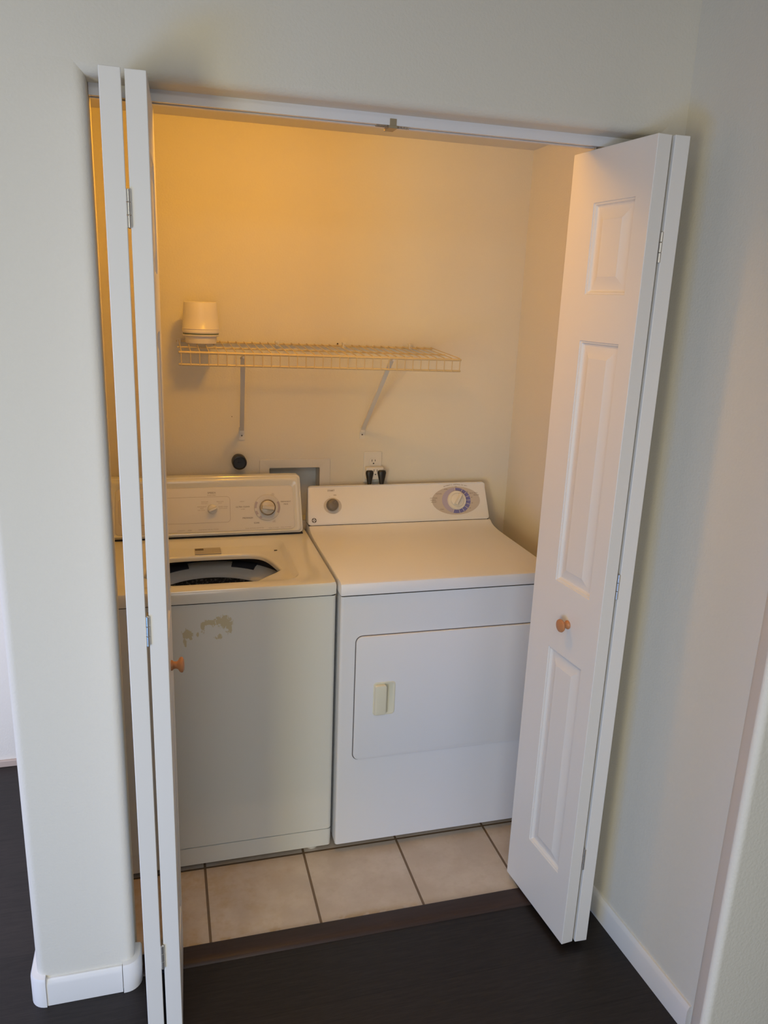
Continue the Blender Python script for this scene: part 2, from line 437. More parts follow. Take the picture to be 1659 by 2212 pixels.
def make_leaf(parent, F, d, n, knob=False, pins=()):
    """F: outer corner at the fold, d: direction into the closet, n: direction of thickness"""
    m = frame_mtx((F[0], F[1], 0), (d[0], d[1], 0), (n[0], n[1], 0), (0, 0, 1))
    bm = leaf_bm(); bmesh.ops.transform(bm, matrix=m, verts=bm.verts)
    lf = obj('door_leaf', bm, M_door, parent, smooth=20, bevel=0.0018)
    if knob:
        bm = NB(); kc = m @ Vector((0.127, 0, 0.918))
        prof = [(0.0115, -0.0005), (0.0115, 0.003), (0.0085, 0.006), (0.0078, 0.011), (0.0095, 0.015), (0.0160, 0.019), (0.0175, 0.0225), (0.0165, 0.0255), (0.011, 0.0282), (0.0, 0.029)]
        lathe(bm, prof, axis_mtx(kc, (-n[0], -n[1], 0)), 28)
        k = obj('knob', bm, M_knob, lf, 40); k['label'] = 'round turned wooden knob'
    for u in pins:
        bm = NB(); pc = m @ Vector((u, LT/2, 0))
        rod(bm, (pc.x, pc.y, DZ1-0.004), (pc.x, pc.y, DZ1+0.016), 0.004, 12)
        rod(bm, (pc.x, pc.y, DZ1-0.001), (pc.x, pc.y, DZ1+0.004), 0.0075, 12)
        obj('pivot_pin', bm, M_steel, lf)
    return lf
def make_hinges(parent, x, y, zc):
    for z in zc:
        bm = NB(); L = 0.064
        for k in range(3):
            lathe(bm, [(0.0024, 0), (0.0036, 0.0006), (0.0036, L/3-0.0012), (0.0024, L/3-0.0006)], Matrix.Translation((x, y, z-L/2+k*L/3)), 12)
        box(bm, x-0.0012, x+0.0012, y, y+0.022, z-L/2, z+L/2)
        obj('hinge', bm, M_steel, parent, 40)

dl = thing('door_1', 'white bifold door folded edge-on beside the washer', 'door', (0.089, -0.19, 0), kind='structure')
a = 0.034
A1 = (0.0500, -0.1965)
make_leaf(dl, A1, (-a, math.sqrt(1-a*a)), (math.sqrt(1-a*a), a), pins=(0.242,))
a = 0.0274
A2 = (0.0908, -0.1906); nB = (math.sqrt(1-a*a), -a); dB = (a, math.sqrt(1-a*a))
FB = (A2[0]+LT*nB[0], A2[1]+LT*nB[1])
make_leaf(dl, FB, dB, (-nB[0], -nB[1]), knob=True, pins=(0.242,))
make_hinges(dl, 0.0886, -0.1945, (1.850, 1.060, 0.262))

dr = thing('door_2', 'white paneled bifold door half folded in front of the dryer', 'door', (1.16, -0.149, 0), kind='structure')
al = 0.0981
dA = (-math.sin(al), math.cos(al)); nA = (math.cos(al), math.sin(al))
make_leaf(dr, (1.1388, -0.1489), dA, nA, knob=True, pins=(0.242,))
be = -0.0367
nG = (math.cos(be), math.sin(be)); dG = (-math.sin(be), math.cos(be))
# pivot leaf: its outer face looks at the right wall
GF = (1.1796+LT*nG[0], -0.1489+LT*nG[1])
make_leaf(dr, GF, dG, (-nG[0], -nG[1]), pins=(0.242,))
make_hinges(dr, 1.1778, -0.1465, (1.846, 1.066, 0.288))

# overhead track
tr = thing('door_track', 'white metal track for the bifold doors under the header', 'door track', (0.62, 0.09, HD))
bm = NB()
y0, y1, zb, zt = 0.070, 0.108, 2.0765, HD
prism(bm, [(y0, zb), (y0, zt), (y1, zt), (y1, zb), (y1-0.012, zb), (y1-0.012, zb+0.002), (y1-0.002, zb+0.002), (y1-0.002, zt-0.002),
           (y0+0.002, zt-0.002), (y0+0.002, zb+0.002), (y0+0.012, zb+0.002), (y0+0.012, zb)], XJ+0.001, XK-0.001, 'x')
obj('rail', bm, M_track, tr, 30)
bm = NB(); box(bm, 0.6225, 0.6375, y0-0.0012, y0+0.003, zb-0.003, zb+0.013); box(bm, 0.620, 0.640, y0-0.002, y1, zb-0.006, zb-0.0005)
obj('center_clip', bm, M_brass, tr, 30, bevel=0.0006)
for sx in (-1, 1):
    bm = NB(); pts = []
    x0 = 0.630 + sx*0.011
    for i in range(61):
        t = i/60; pts.append((x0 + sx*t*0.026, y0+0.006+0.0032*math.cos(t*8*2*PI), zb-0.0012+0.0032*math.sin(t*8*2*PI)))
    tube(bm, pts, 0.0008, 6); obj('spring', bm, M_brass, tr)

# ------------------------------------------------------------------ washing machine
WX0, WX1, WY, WZ = -0.079, 0.603, 0.388, 0.9163
wm = thing('washing_machine', 'off-white top-loading washer with open lid well and yellowed stain on front', 'washing machine', (0.262, WY, 0.0))
WB = 0.955
bm = NB()
# cabinet shell: front, sides and back with rounded vertical corners, open at the top
def ring_xy(x0, x1, y0, y1, r, z): return [(x, y, z) for x, y in rrect(x0, x1, y0, y1, r)]
loft(bm, [ring_xy(WX0+0.002, WX1-0.002, WY, WB, 0.012, z) for z in (0.022, 0.0235, 0.0805, 0.0815)] , (False, False))
loft(bm, [ring_xy(WX0+0.002, WX1-0.002, WY, WB, 0.012, z) for z in (0.0845, 0.0855, 0.8755)], (False, False))
loft(bm, [ring_xy(WX0+0.0045, WX1-0.0045, WY+0.0025, WB-0.002, 0.011, z) for z in (0.0235, 0.080, 0.086)], (True, False))
obj('cabinet', bm, M_washer, wm, 35)
# top panel with the lid well and the opening
cxw, cyw = 0.262, 0.62
NA = 160
def by_angle(poly, z, n=NA):
    out = []
    for i in range(n):
        t = 2*PI*i/n; dx, dy = math.cos(t), math.sin(t); best = None
        for k in range(len(poly)):
            ax, ay = poly[k][0]-cxw, poly[k][1]-cyw; bx, by_ = poly[(k+1) % len(poly)][0]-cxw, poly[(k+1) % len(poly)][1]-cyw
            ex, ey = bx-ax, by_-ay; den = dx*ey - dy*ex
            if abs(den) < 1e-12: continue
            s = (ax*ey - ay*ex)/den; w = (ax*dy - ay*dx)/den
            if s > 0 and -1e-6 <= w <= 1+1e-6 and (best is None or s > best): best = s
        out.append((cxw+dx*best, cyw+dy*best, z))
    return out
half = [(0, .760), (.07, .759), (.128, .754), (.157, .740), (.177, .708), (.192, .655), (.2005, .612), (.2015, .592), (.191, .575), (.150, .535), (.098, .484), (.05, .464), (0, .459)]
def smooth_poly(p, k=4):
    out = []
    for i in range(len(p)-1):
        p0, p1, p2, p3 = p[max(i-1, 0)], p[i], p[i+1], p[min(i+2, len(p)-1)]
        for j in range(k):
            t = j/k; out.append(tuple(0.5*((2*p1[c]) + (-p0[c]+p2[c])*t + (2*p0[c]-5*p1[c]+4*p2[c]-p3[c])*t*t + (-p0[c]+3*p1[c]-3*p2[c]+p3[c])*t**3) for c in (0, 1)))
    return out + [p[-1]]
half = smooth_poly(half)
op = [(cxw+x, y) for x, y in half[::-1]] + [(cxw-x, y) for x, y in half[1:-1]]
def grow(poly, k): return [(cxw+(x-cxw)*k, cyw+(y-cyw)*k) for x, y in poly]
outer = rrect(WX0, WX1, WY-0.002, WB, 0.014, 5); out2 = rrect(WX0+0.003, WX1-0.003, WY+0.001, WB-0.003, 0.012, 5); out3 = rrect(WX0+0.010, WX1-0.010, WY+0.009, WB-0.01, 0.01, 5)
wa = rrect(0.016, 0.508, 0.436, 0.850, 0.05, 8); wb = rrect(0.021, 0.503, 0.441, 0.845, 0.047, 8); wc = rrect(0.033, 0.491, 0.450, 0.828, 0.04, 8); wd_ = rrect(0.039, 0.485, 0.455, 0.820, 0.036, 8)
bm = NB()
loft(bm, [by_angle(outer, 0.8785), by_angle(outer, WZ-0.010), by_angle(rrect(WX0+0.0015, WX1-0.0015, WY-0.0005, WB, 0.013, 5), WZ-0.004), by_angle(out2, WZ-0.001), by_angle(out3, WZ),
          by_angle(wa, WZ), by_angle(wb, WZ-0.002), by_angle(wc, WZ-0.017), by_angle(wd_, WZ-0.0195),
          by_angle(grow(op, 1.05), WZ-0.0225), by_angle(grow(op, 1.015), WZ-0.0245), by_angle(op, WZ-0.030), by_angle(op, WZ-0.040), by_angle(grow(op, 1.03), WZ-0.041)], (False, False))
tp = obj('top_panel', bm, M_washer, wm, 50)
# dark seam under the top panel
bm = NB(); loft(bm, [ring_xy(WX0+0.004, WX1-0.004, WY+0.002, WB-0.004, 0.01, z) for z in (0.8745, 0.8790)], (False, False))
obj('top_seam', bm, M_gap, wm)
# hinge slot and lid switch
bm = NB(); box(bm, 0.470, 0.480, 0.765, 0.771, WZ-0.0215, WZ-0.0185); obj('lid_slot', bm, M_gap, tp)
# tub parts
tcx, tcy = 0.262, 0.645
bm = NB(); Tm = Matrix.Translation((tcx, tcy, 0))
def ringpart(prof, m, name, mm, parent):
    bm = NB(); loops = []
    n = 72
    for r, h in prof: loops.append([(tcx+r*math.cos(2*PI*i/n), tcy+r*math.sin(2*PI*i/n), h) for i in range(n)])
    loft(bm, loops, (False, False)); return obj(name, bm, mm, parent, 40)
ringpart([(0.246, 0.874), (0.243, 0.870), (0.242, 0.826)], Tm, 'tub_dark_band', M_tubdark, wm)
rg = ringpart([(0.244, 0.827), (0.236, 0.831), (0.226, 0.828), (0.199, 0.806), (0.194, 0.799), (0.193, 0.788), (0.203, 0.783)], Tm, 'tub_ring', M_ring, wm)
ringpart([(0.2005, 0.786), (0.2005, 0.60), (0.195, 0.42), (0.185, 0.40), (0.0002, 0.395)], Tm, 'wash_basket', M_basket, wm)
for a0, a1 in ((48, 70), (108, 131)):
    bm = NB(); loops = []
    prof = [(0.2415, 0.834), (0.2330, 0.8345), (0.2230, 0.8300), (0.2140, 0.8225), (0.2140, 0.8190), (0.2415, 0.8190)]
    for i in range(15):
        t = math.radians(a0 + (a1-a0)*i/14); loops.append([(tcx+r*math.cos(t), tcy+r*math.sin(t), h) for r, h in prof])
    loft(bm, loops); obj('dark_tab', bm, M_tubdark, rg, 30)
# rating label in the lid well
lm = frame_mtx((0.214, 0.766, WZ-0.0206), (1, 0, 0), (0, 0.999, 0.03), (0, -0.03, 0.999))
bm = NB(); prism(bm, rrect(0, 0.084, 0, 0.058, 0.002, 3), -0.0008, 0.0006, 'z'); bmesh.ops.transform(bm, matrix=lm, verts=bm.verts)
lb = obj('rating_label', bm, M_label, tp)
bm = NB()
prism(bm, [(0.002, 0.036), (0.029, 0.036), (0.029, 0.053), (0.002, 0.053)], 0.0007, 0.0009, 'z'); bmesh.ops.transform(bm, matrix=lm, verts=bm.verts)
obj('label_band', bm, M_ink, lb)
bm = NB(); text_bm(bm, [('KENMORE', 0.0155, 0.0445, 0.0056)], lm, 0.0011); obj('brand_lettering', bm, M_label, lb, 0)
for col in ([('MODEL SERIAL', 0.014, 0.026-0.008*k, 0.0038) for k in range(3)], [('DO NOT WASH OR', 0.043, 0.045-0.009*k, 0.0040) for k in range(5)],
            [('WARNING RISK', 0.071, 0.045-0.0095*k, 0.0048) for k in range(4)]):
    bm = NB(); text_bm(bm, col, lm, 0.0008); obj('fine_print', bm, M_ink2, lb, 0)
# console
th = math.radians(13.7); wo = Vector((0, 0.875, 0.921)); we2 = Vector((0, math.sin(th), math.cos(th))); wn = Vector((0, -math.cos(th), math.sin(th)))
WM = frame_mtx(wo, (1, 0, 0), we2, wn)
cx0, cx1 = -0.064, 0.587
def cons_loop(M_, x0, x1, h0, h1, r, nn, taper=0.0, n=6):
    out = []
    for x, h in rrect(x0, x1, h0, h1, r, n):
        mid = (x0+x1)/2; k = (h-h0)/(h1-h0)
        x2 = x - taper*k*(1 if x > mid else -1)
        out.append(M_ @ Vector((x2, h, nn)))
    return out
def cons_body(M_, x0, x1, h0, h1, r, taper, yback, zmin):
    f0 = cons_loop(M_, x0+0.006, x1-0.006, h0+0.004, h1-0.006, r-0.004, 0.0, taper)
    f1 = cons_loop(M_, x0+0.0015, x1-0.0015, h0+0.001, h1-0.0015, r-0.001, -0.002, taper)
    f2 = cons_loop(M_, x0, x1, h0, h1, r, -0.007, taper)
    bk = [Vector((p.x, yback, max(p.z-0.004, zmin))) for p in f2]
    f2b = [Vector((p.x, yback-0.004, max(p.z, zmin))) for p in f2]
    for lp in (f0, f1, f2):
        for p in lp: p.z = max(p.z, zmin)
    bm = NB(); loft(bm, [[tuple(p) for p in lp] for lp in (f0, f1, f2, f2b, bk)]); return bm
bm = cons_body(WM, cx0, cx1, 0.002, 0.203, 0.014, 0.007, 0.958, WZ+0.003)
wc_ = obj('control_console', bm, M_washer, wm, 40)
# raised bezel around the face
bm = NB()
def bez(x0, x1, h0, h1, r, nn): return cons_loop(WM, x0, x1, h0, h1, r, nn, 0.005)
loft(bm, [bez(cx0+0.008, cx1-0.008, 0.006, 0.197, 0.012, -0.001), bez(cx0+0.010, cx1-0.010, 0.0075, 0.195, 0.012, 0.006), bez(cx0+0.014, cx1-0.014, 0.0095, 0.190, 0.012, 0.0095),
          bez(cx0+0.020, cx1-0.020, 0.0125, 0.182, 0.012, 0.0095), bez(cx0+0.027, cx1-0.027, 0.0145, 0.170, 0.012, 0.004), bez(cx0+0.030, cx1-0.030, 0.0155, 0.166, 0.012, 0.0032)], (False, False))
obj('bezel', bm, M_washer, wc_, 50)
bm = NB()
loft(bm, [bez(cx0+0.029, cx1-0.029, 0.015, 0.167, 0.012, 0.001), bez(cx0+0.031, cx1-0.031, 0.0165, 0.165, 0.012, 0.0038), bez(cx0+0.0318, cx1-0.0318, 0.0172, 0.1642, 0.011, 0.004)], (True, True))
obj('face_plate', bm, M_plastic_w, wc_, 40)
# console seam
bm = NB(); box(bm, cx0+0.002, cx1-0.002, 0.879, 0.95, WZ-0.001, WZ+0.004); obj('console_seam', bm, M_gap, wm)
NF = 0.0041
bm = NB()
def outline(bm, M_, loop2d, w, n0, n1):
    cx = sum(p[0] for p in loop2d)/len(loop2d); cy = sum(p[1] for p in loop2d)/len(loop2d)
    L = []
    for sc, nn in ((0, n0), (0, n1), (1, n1), (1, n0)):
        lp = []
        for i, p in enumerate(loop2d):
            a = Vector(loop2d[i-1]); b = Vector(loop2d[(i+1) % len(loop2d)]); t = (b-a).normalized(); nrm = Vector((t.y, -t.x))
            q = Vector(p) + nrm*(w*(0.5 if sc else -0.5)); lp.append(tuple(M_ @ Vector((q.x, q.y, nn))))
        L.append(lp)
    loft(bm, L, (False, False))
outline(bm, WM, rrect(-0.02, 0.338, 0.047, 0.134, 0.012, 6), 0.0009, NF-0.0004, NF+0.0002)
obj('zone_outline', bm, M_ink2, wc_, 0)
letter_parts([('SPEEDS', 0.278, 0.147, 0.0085), ('ULTRA CLEAN', 0.380, 0.0968, 0.0072), ('PREWASH', 0.396, 0.0583, 0.0078), ('SOAK', 0.4258, 0.0406, 0.0075),
             ('PERMANENT', 0.5275, 0.1104, 0.0062), ('PRESS', 0.5275, 0.1016, 0.0062)], WM, NF+0.0001, M_ink, wc_)

letter_parts([('WASH SPIN', 0.277, 0.1390, 0.0055), ('REGULAR', 0.2545, 0.1175, 0.0052), ('FAST FAST', 0.2535, 0.1120, 0.0045), ('PERMANENT', 0.2445, 0.1010, 0.0052), ('PRESS', 0.2445, 0.0955, 0.0048), ('FAST SLOW', 0.2430, 0.0895, 0.0045),
             ('DELICATE', 0.3045, 0.1170, 0.0052), ('SLOW', 0.3050, 0.1120, 0.0045), ('HAND WASH', 0.3145, 0.0995, 0.0052), ('SLOW SLOW', 0.3150, 0.0940, 0.0045),
             ('HEAVY', 0.3790, 0.1150, 0.0050), ('10 MIN', 0.380, 0.0890, 0.0045), ('OFF', 0.4835, 0.1390, 0.0050), ('RINSE', 0.4815, 0.1345, 0.0055), ('OFF', 0.4870, 0.0465, 0.0045), ('SPIN', 0.4853, 0.0420, 0.0055),
             ('DUAL ACTION AGITATOR', 0.4180, 0.0226, 0.0052), ('PUSH TO STOP', 0.4830, 0.0216, 0.0050), ('PULL TO START', 0.5263, 0.0222, 0.0050),
             ('CAPACITY', 0.1750, 0.0235, 0.0050), ('SPEED', 0.2030, 0.0235, 0.0050), ('COLD RINSE FOR ALL CYCLES', 0.2640, 0.0240, 0.0050)], WM, NF+0.0001, M_ink2, wc_, 'fine_print')

# small selector knob
def knob_bm(M_, cx, cy, r, depth, bar_w, ang_deg, n0, nseg=36, skirt=None, fc=0.36):
    bm = NB(); T = M_ @ Matrix.Translation((cx, cy, n0))
    if skirt: lathe(bm, [(skirt, -0.001), (skirt, 0.002), (skirt-0.001, 0.003), (r, 0.003)], T, 48)
    lathe(bm, [(r*1.03, -0.001), (r, depth*(fc-0.14)), (r*0.97, depth*(fc-0.03)), (r*0.90, depth*fc)], T, nseg)
    a = math.radians(ang_deg); Tr = T @ Matrix.Rotation(a, 4, 'Z')
    L = math.sqrt(max((r*0.95)**2 - bar_w**2, 1e-8))
    lo = [(-L, -bar_w), (L, -bar_w), (L, bar_w), (-L, bar_w)]
    vs = loft(bm, [[(x, y, depth*0.3) for x, y in lo], [(x*0.98, y*0.9, depth*0.92) for x, y in lo], [(x*0.94, y*0.65, depth) for x, y in lo]])
    bmesh.ops.transform(bm, matrix=Tr, verts=vs); return bm
bm = knob_bm(WM, 0.2793, 0.0923, 0.0160, 0.026, 0.0042, 22, NF); obj('selector_knob', bm, M_plastic_w, wc_, 40)
# big timer dial: printed skirt, chrome-edged knob
bm = NB(); lathe(bm, [(0.0445, -0.001), (0.0445, 0.003), (0.043, 0.0045), (0.030, 0.0055), (0.001, 0.0055)], WM @ Matrix.Translation((0.463, 0.0925, NF)), 64)
dk = obj('timer_skirt', bm, mat('skirt_plastic', (0.62, 0.60, 0.55), 0.3), wc_, 40)
M_band = mat('band_mauve', (0.42, 0.36, 0.37), 0.4)
for a0, a1 in ((-28, 28), (150, 182), (196, 214), (228, 240)):
    bm = NB(); L = []
    for rr, hh in ((0.0365, 0.0046), (0.0365, 0.0060), (0.0440, 0.0049), (0.0440, 0.0032)):
        L.append([tuple(WM @ Vector((0.463+rr*math.cos(math.radians(a0+(a1-a0)*i/12)), 0.0925+rr*math.sin(math.radians(a0+(a1-a0)*i/12)), NF+hh))) for i in range(13)])
    loft(bm, L, (False, False), closed=False); obj('dial_band', bm, M_band, wc_, 30)
bm = NB()
T = WM @ Matrix.Translation((0.463, 0.0925, NF))
lathe(bm, [(0.0265, 0.004), (0.0268, 0.016), (0.0262, 0.0175), (0.0245, 0.0178)], T, 56); obj('dial_rim', bm, mat('bronze_rim', (0.20, 0.12, 0.05), 0.3, metal=0.7), wc_, 40)
bm = knob_bm(WM, 0.463, 0.0925, 0.0238, 0.034, 0.0072, -8, NF+0.004, 56, None, 0.52); obj('timer_dial', bm, mat('dial_face', (0.60, 0.55, 0.45), 0.3, metal=0.1), wc_, 40)
# levelling feet
for fx, fy in ((0.545, WY+0.035), (-0.02, WY+0.035), (0.545, WB-0.05), (-0.02, WB-0.05)):
    bm = NB(); lathe(bm, [(0.017, 0.0), (0.019, 0.003), (0.018, 0.012), (0.008, 0.014), (0.008, 0.022)], Matrix.Translation((fx, fy, 0)), 24); obj('leveling_foot', bm, M_plastic_w, wm)

# ------------------------------------------------------------------ clothes dryer
DX0, DX1, DY, DZ = 0.6093, 1.296, 0.370, 0.919
dy_ = thing('clothes_dryer', 'white front-loading dryer with cream door pull beside the washer', 'clothes dryer', (0.953, DY, 0.0))
DB = 0.955
bm = NB()
loft(bm, [ring_xy(DX0+0.002, DX1-0.002, DY, DB, 0.008, z) for z in (0.032, 0.0335, 0.876)], (True, True))
obj('cabinet', bm, M_dryer, dy_, 35)
bm = NB(); box(bm, DX0+0.03, DX1-0.03, DY+0.06, DB-0.03, 0.0, 0.034); obj('plinth', bm, M_gap, dy_)
bm = NB(); box(bm, DX0+0.004, DX1-0.004, DY+0.003, DB-0.004, 0.875, 0.8815); obj('top_seam', bm, M_gap, dy_)
# worktop that sweeps up into the console
bm = NB()
prof = [(DY-0.004, 0.881), (DY-0.004, DZ-0.012), (DY-0.001, DZ-0.004), (DY+0.008, DZ), (0.790, DZ), (0.825, DZ+0.0012), (0.855, DZ+0.004), (0.878, DZ+0.0095), (0.889, DZ+0.0150), (0.893, DZ+0.0175), (DB-0.006, DZ+0.0175), (DB, 0.881)]
ends = []
for x, ins in ((DX0, 0.004), (DX0+0.0012, 0.0012), (DX0+0.004, 0.0), (DX1-0.004, 0.0), (DX1-0.0012, 0.0012), (DX1, 0.004)):
    ends.append([(x, y + (ins if y < 0.5 else -ins*0.3), z - (ins if z > 0.9 else 0)) for y, z in prof])
loft(bm, ends)
obj('top_panel', bm, M_dryer, dy_, 35)
th = math.radians(25); do = Vector((0, 0.895, 0.937)); de2 = Vector((0, math.sin(th), math.cos(th))); dn = Vector((0, -math.cos(th), math.sin(th)))
DM = frame_mtx(do, (1, 0, 0), de2, dn)
bm = cons_body(DM, DX0-0.003, DX1-0.002, 0.0018, 0.1455, 0.012, 0.007, 0.956, DZ+0.019)
dc = obj('control_console', bm, M_dryer, dy_, 40)
bm = NB(); box(bm, DX0+0.001, DX1-0.006, 0.8985, 0.95, DZ+0.0155, DZ+0.0205); obj('console_seam', bm, M_gap, dy_)
# start knob on its printed disc
def disc(name, M_, cx, cy, rx, ry, n0, n1, mm, parent, nseg=64):
    bm = NB()
    loft(bm, [[tuple(M_ @ Vector((cx+rx*math.cos(2*PI*i/nseg), cy+ry*math.sin(2*PI*i/nseg), nn))) for i in range(nseg)] for nn in (n0, n1)])
    return obj(name, bm, mm, parent, 30)
disc('start_disc', DM, 0.699, 0.0700, 0.0325, 0.029, -0.0005, 0.0007, mat('disc_grey', (0.55, 0.53, 0.50), 0.5), dc)
bm = NB(); T = DM @ Matrix.Translation((0.697, 0.0725, 0.0007))
lathe(bm, [(0.0215, -0.0005), (0.0210, 0.010), (0.0200, 0.016), (0.0170, 0.0195), (0.010, 0.021), (0.001, 0.0212)], T, 40)
vs = loft(bm, [[(x, y, 0.0185) for x, y in rrect(-0.0040, 0.0040, 0.002, 0.0165, 0.0015, 3)], [(x, y, 0.0225) for x, y in rrect(-0.0030, 0.0030, 0.003, 0.0155, 0.0015, 3)]])
bmesh.ops.transform(bm, matrix=T @ Matrix.Rotation(math.radians(-42), 4, 'Z'), verts=vs)
k = obj('start_knob', bm, M_grey, dc, 40); k['label'] = 'grey start knob'
# timer dial on blue ring and oval
disc('dial_oval', DM, 1.1665, 0.0750, 0.0945, 0.0530, -0.0005, 0.0006, M_oval, dc)
def sector(name, cx, cy, r0, r1, a0, a1, nn, mm, n=40):
    bm = NB(); A = [math.radians(a0+(a1-a0)*i/n) for i in range(n+1)]
    L = [[tuple(DM @ Vector((cx+r*math.cos(t), cy+r*0.86*math.sin(t), h))) for t in A] for r, h in ((r0, nn-0.0006), (r0, nn), (r1, nn), (r1, nn-0.0006))]
    loft(bm, L, (False, False), closed=False); return obj(name, bm, mm, dc, 30)
DCX, DCY = 1.1675, 0.0752
sector('blue_scale', DCX, DCY, 0.030, 0.0560, -108, 92, 0.0011, M_purple)
sector('lilac_scale', DCX, DCY, 0.030, 0.0560, 93, 251, 0.0010, M_lilac)
bm = NB()
for t in (92, 60, 40, 20, 0, -20, -40, -60, -80, -108):
    c_, s_ = math.cos(math.radians(t)), math.sin(math.radians(t)); p0 = Vector((DCX+0.037*c_, DCY+0.037*0.86*s_)); p1 = Vector((DCX+0.055*c_, DCY+0.055*0.86*s_)); q = Vector((-s_, c_))*0.0007
    prism(bm, [tuple(p0-q), tuple(p1-q), tuple(p1+q), tuple(p0+q)], 0.0008, 0.0014, 'z')
bmesh.ops.transform(bm, matrix=DM, verts=bm.verts); obj('scale_ticks', bm, M_plastic_w, dc, 0)
bm = NB(); T = DM @ Matrix.Translation((DCX, DCY, 0.0008))
lathe(bm, [(0.0355, -0.0005), (0.0352, 0.009), (0.0340, 0.0105), (0.0262, 0.0108), (0.0256, 0.0098)], T, 56)
obj('dial_collar', bm, M_plastic_w, dc, 40)
bm = knob_bm(DM, DCX, DCY, 0.0250, 0.026, 0.0058, 58, 0.006, 48); obj('timer_dial', bm, M_plastic_w, dc, 40)
bm = NB()
tx = [('START', 0.6965, 0.1250, 0.0088), ('ON', 0.7095, 0.1085, 0.0062), ('.', 0.690, 0.1065, 0.010), ('HEAVY DUTY', 1.2380, 0.1010, 0.0056), ('MINUTES', 1.2480, 0.0935, 0.0056),
      ('COTTONS', 1.0790, 0.0860, 0.0060), ('NORMAL', 1.0770, 0.0785, 0.0054), ('LESS DRY', 1.0790, 0.0715, 0.0054),
      ('COTTON', 1.1005, 0.1015, 0.0052), ('MORE', 1.1300, 0.1180, 0.0052), ('COOL', 1.1080, 0.0435, 0.0052),
      ('80', 1.2130, 0.1060, 0.0056), ('60', 1.2290, 0.0850, 0.0056), ('40', 1.2290, 0.0640, 0.0056), ('30', 1.2190, 0.0450, 0.0056), ('20', 1.197, 0.0330, 0.0056), ('OFF', 1.170, 0.1270, 0.0048)]
letter_parts(tx, DM, 0.0009, M_ink, dc)
bm = NB()
arc_s = 'AUTOMATIC CONTROLLED DRY'
for i, ch in enumerate(arc_s):
    t = -1 + 2*i/(len(arc_s)-1)
    text_bm(bm, [(ch, 1.1685 + 0.045*t, 0.1350 - 0.0062*t*t, 0.0056)], DM, 0.0005)
obj('lettering', bm, M_ink, dc, 0)
# round emblem with monogram
EX, EY, ER = 0.6290, 0.0202, 0.0085
bm = NB()
def ringflat(bm, r0, r1):
    n = 32
    loft(bm, [[tuple(DM @ Vector((EX+r*math.cos(2*PI*i/n), EY+r*math.sin(2*PI*i/n), h))) for i in range(n)] for r, h in ((r0, -0.0004), (r0, 0.0008), (r1, 0.0008), (r1, -0.0004))], (False, False))
ringflat(bm, ER*0.78, ER)
for k in range(4):
    a0 = math.radians(45 + 90*k); 
    for i in range(1):
        c_, s_ = math.cos(a0), math.sin(a0)
        vs = lathe(bm, [(0.0016, -0.0003), (0.0016, 0.0009)], DM @ Matrix.Translation((EX+ER*0.66*c_, EY+ER*0.66*s_, 0)), 12)
text_bm(bm, [('GE', EX, EY, 0.0095)], DM @ Matrix.Shear('XY', 4, (0, 0)), 0.0008)
e = obj('emblem', bm, M_ink, dc, 0); e['label'] = 'round monogram emblem'
# door with rounded corners, set in a dark gap
dloop = lambda x0, x1, z0, z1, r, y: [(x, y, z) for x, z in rrect(x0, x1, z0, z1, r, 8)]
PX0, PX1, PZ0, PZ1 = 0.660, 1.2455, 0.3345, 0.7475
bm = NB(); loft(bm, [dloop(PX0-0.0026, PX1+0.0026, PZ0-0.0026, PZ1+0.0026, 0.022, y) for y in (DY+0.002, DY-0.0006)])
obj('door_gap', bm, mat('gap_grey', (0.12, 0.11, 0.115), 0.7), dy_, 30)
bm = NB(); loft(bm, [dloop(PX0, PX1, PZ0, PZ1, 0.020, DY), dloop(PX0, PX1, PZ0, PZ1, 0.020, DY-0.004), dloop(PX0+0.001, PX1-0.001, PZ0+0.001, PZ1-0.001, 0.019, DY-0.0062), dloop(PX0+0.004, PX1-0.004, PZ0+0.004, PZ1-0.004, 0.016, DY-0.0072)])
dd = obj('door', bm, M_dryer, dy_, 40)
# recessed cup and grip
HX0, HX1, HZ0, HZ1 = 0.7165, 0.7850, 0.4845, 0.5945; yf = DY-0.0072
bm = NB()
loft(bm, [dloop(HX0, HX1, HZ0, HZ1, 0.010, yf+0.001), dloop(HX0, HX1, HZ0, HZ1, 0.010, yf-0.0016), dloop(HX0+0.0015, HX1-0.0015, HZ0+0.0015, HZ1-0.0015, 0.009, yf-0.0022), dloop(HX0+0.004, HX1-0.004, HZ0+0.004, HZ1-0.004, 0.008, yf-0.0016), dloop(HX0+0.006, HX1-0.006, HZ0+0.006, HZ1-0.006, 0.007, yf-0.0004)])
pl_ = obj('pull_cup', bm, M_cream, dd, 40); pl_['label'] = 'cream plastic pull cup'
bm = NB()
loft(bm, [dloop(0.7190, 0.7545, 0.4890, 0.5885, 0.006, yf-0.0005), dloop(0.7192, 0.7555, 0.4890, 0.5885, 0.006, yf-0.010), dloop(0.7205, 0.7550, 0.4905, 0.5870, 0.006, yf-0.0135), dloop(0.7250, 0.7520, 0.4950, 0.5790, 0.006, yf-0.0150)])
obj('pull_grip', bm, M_cream, dd, 40)

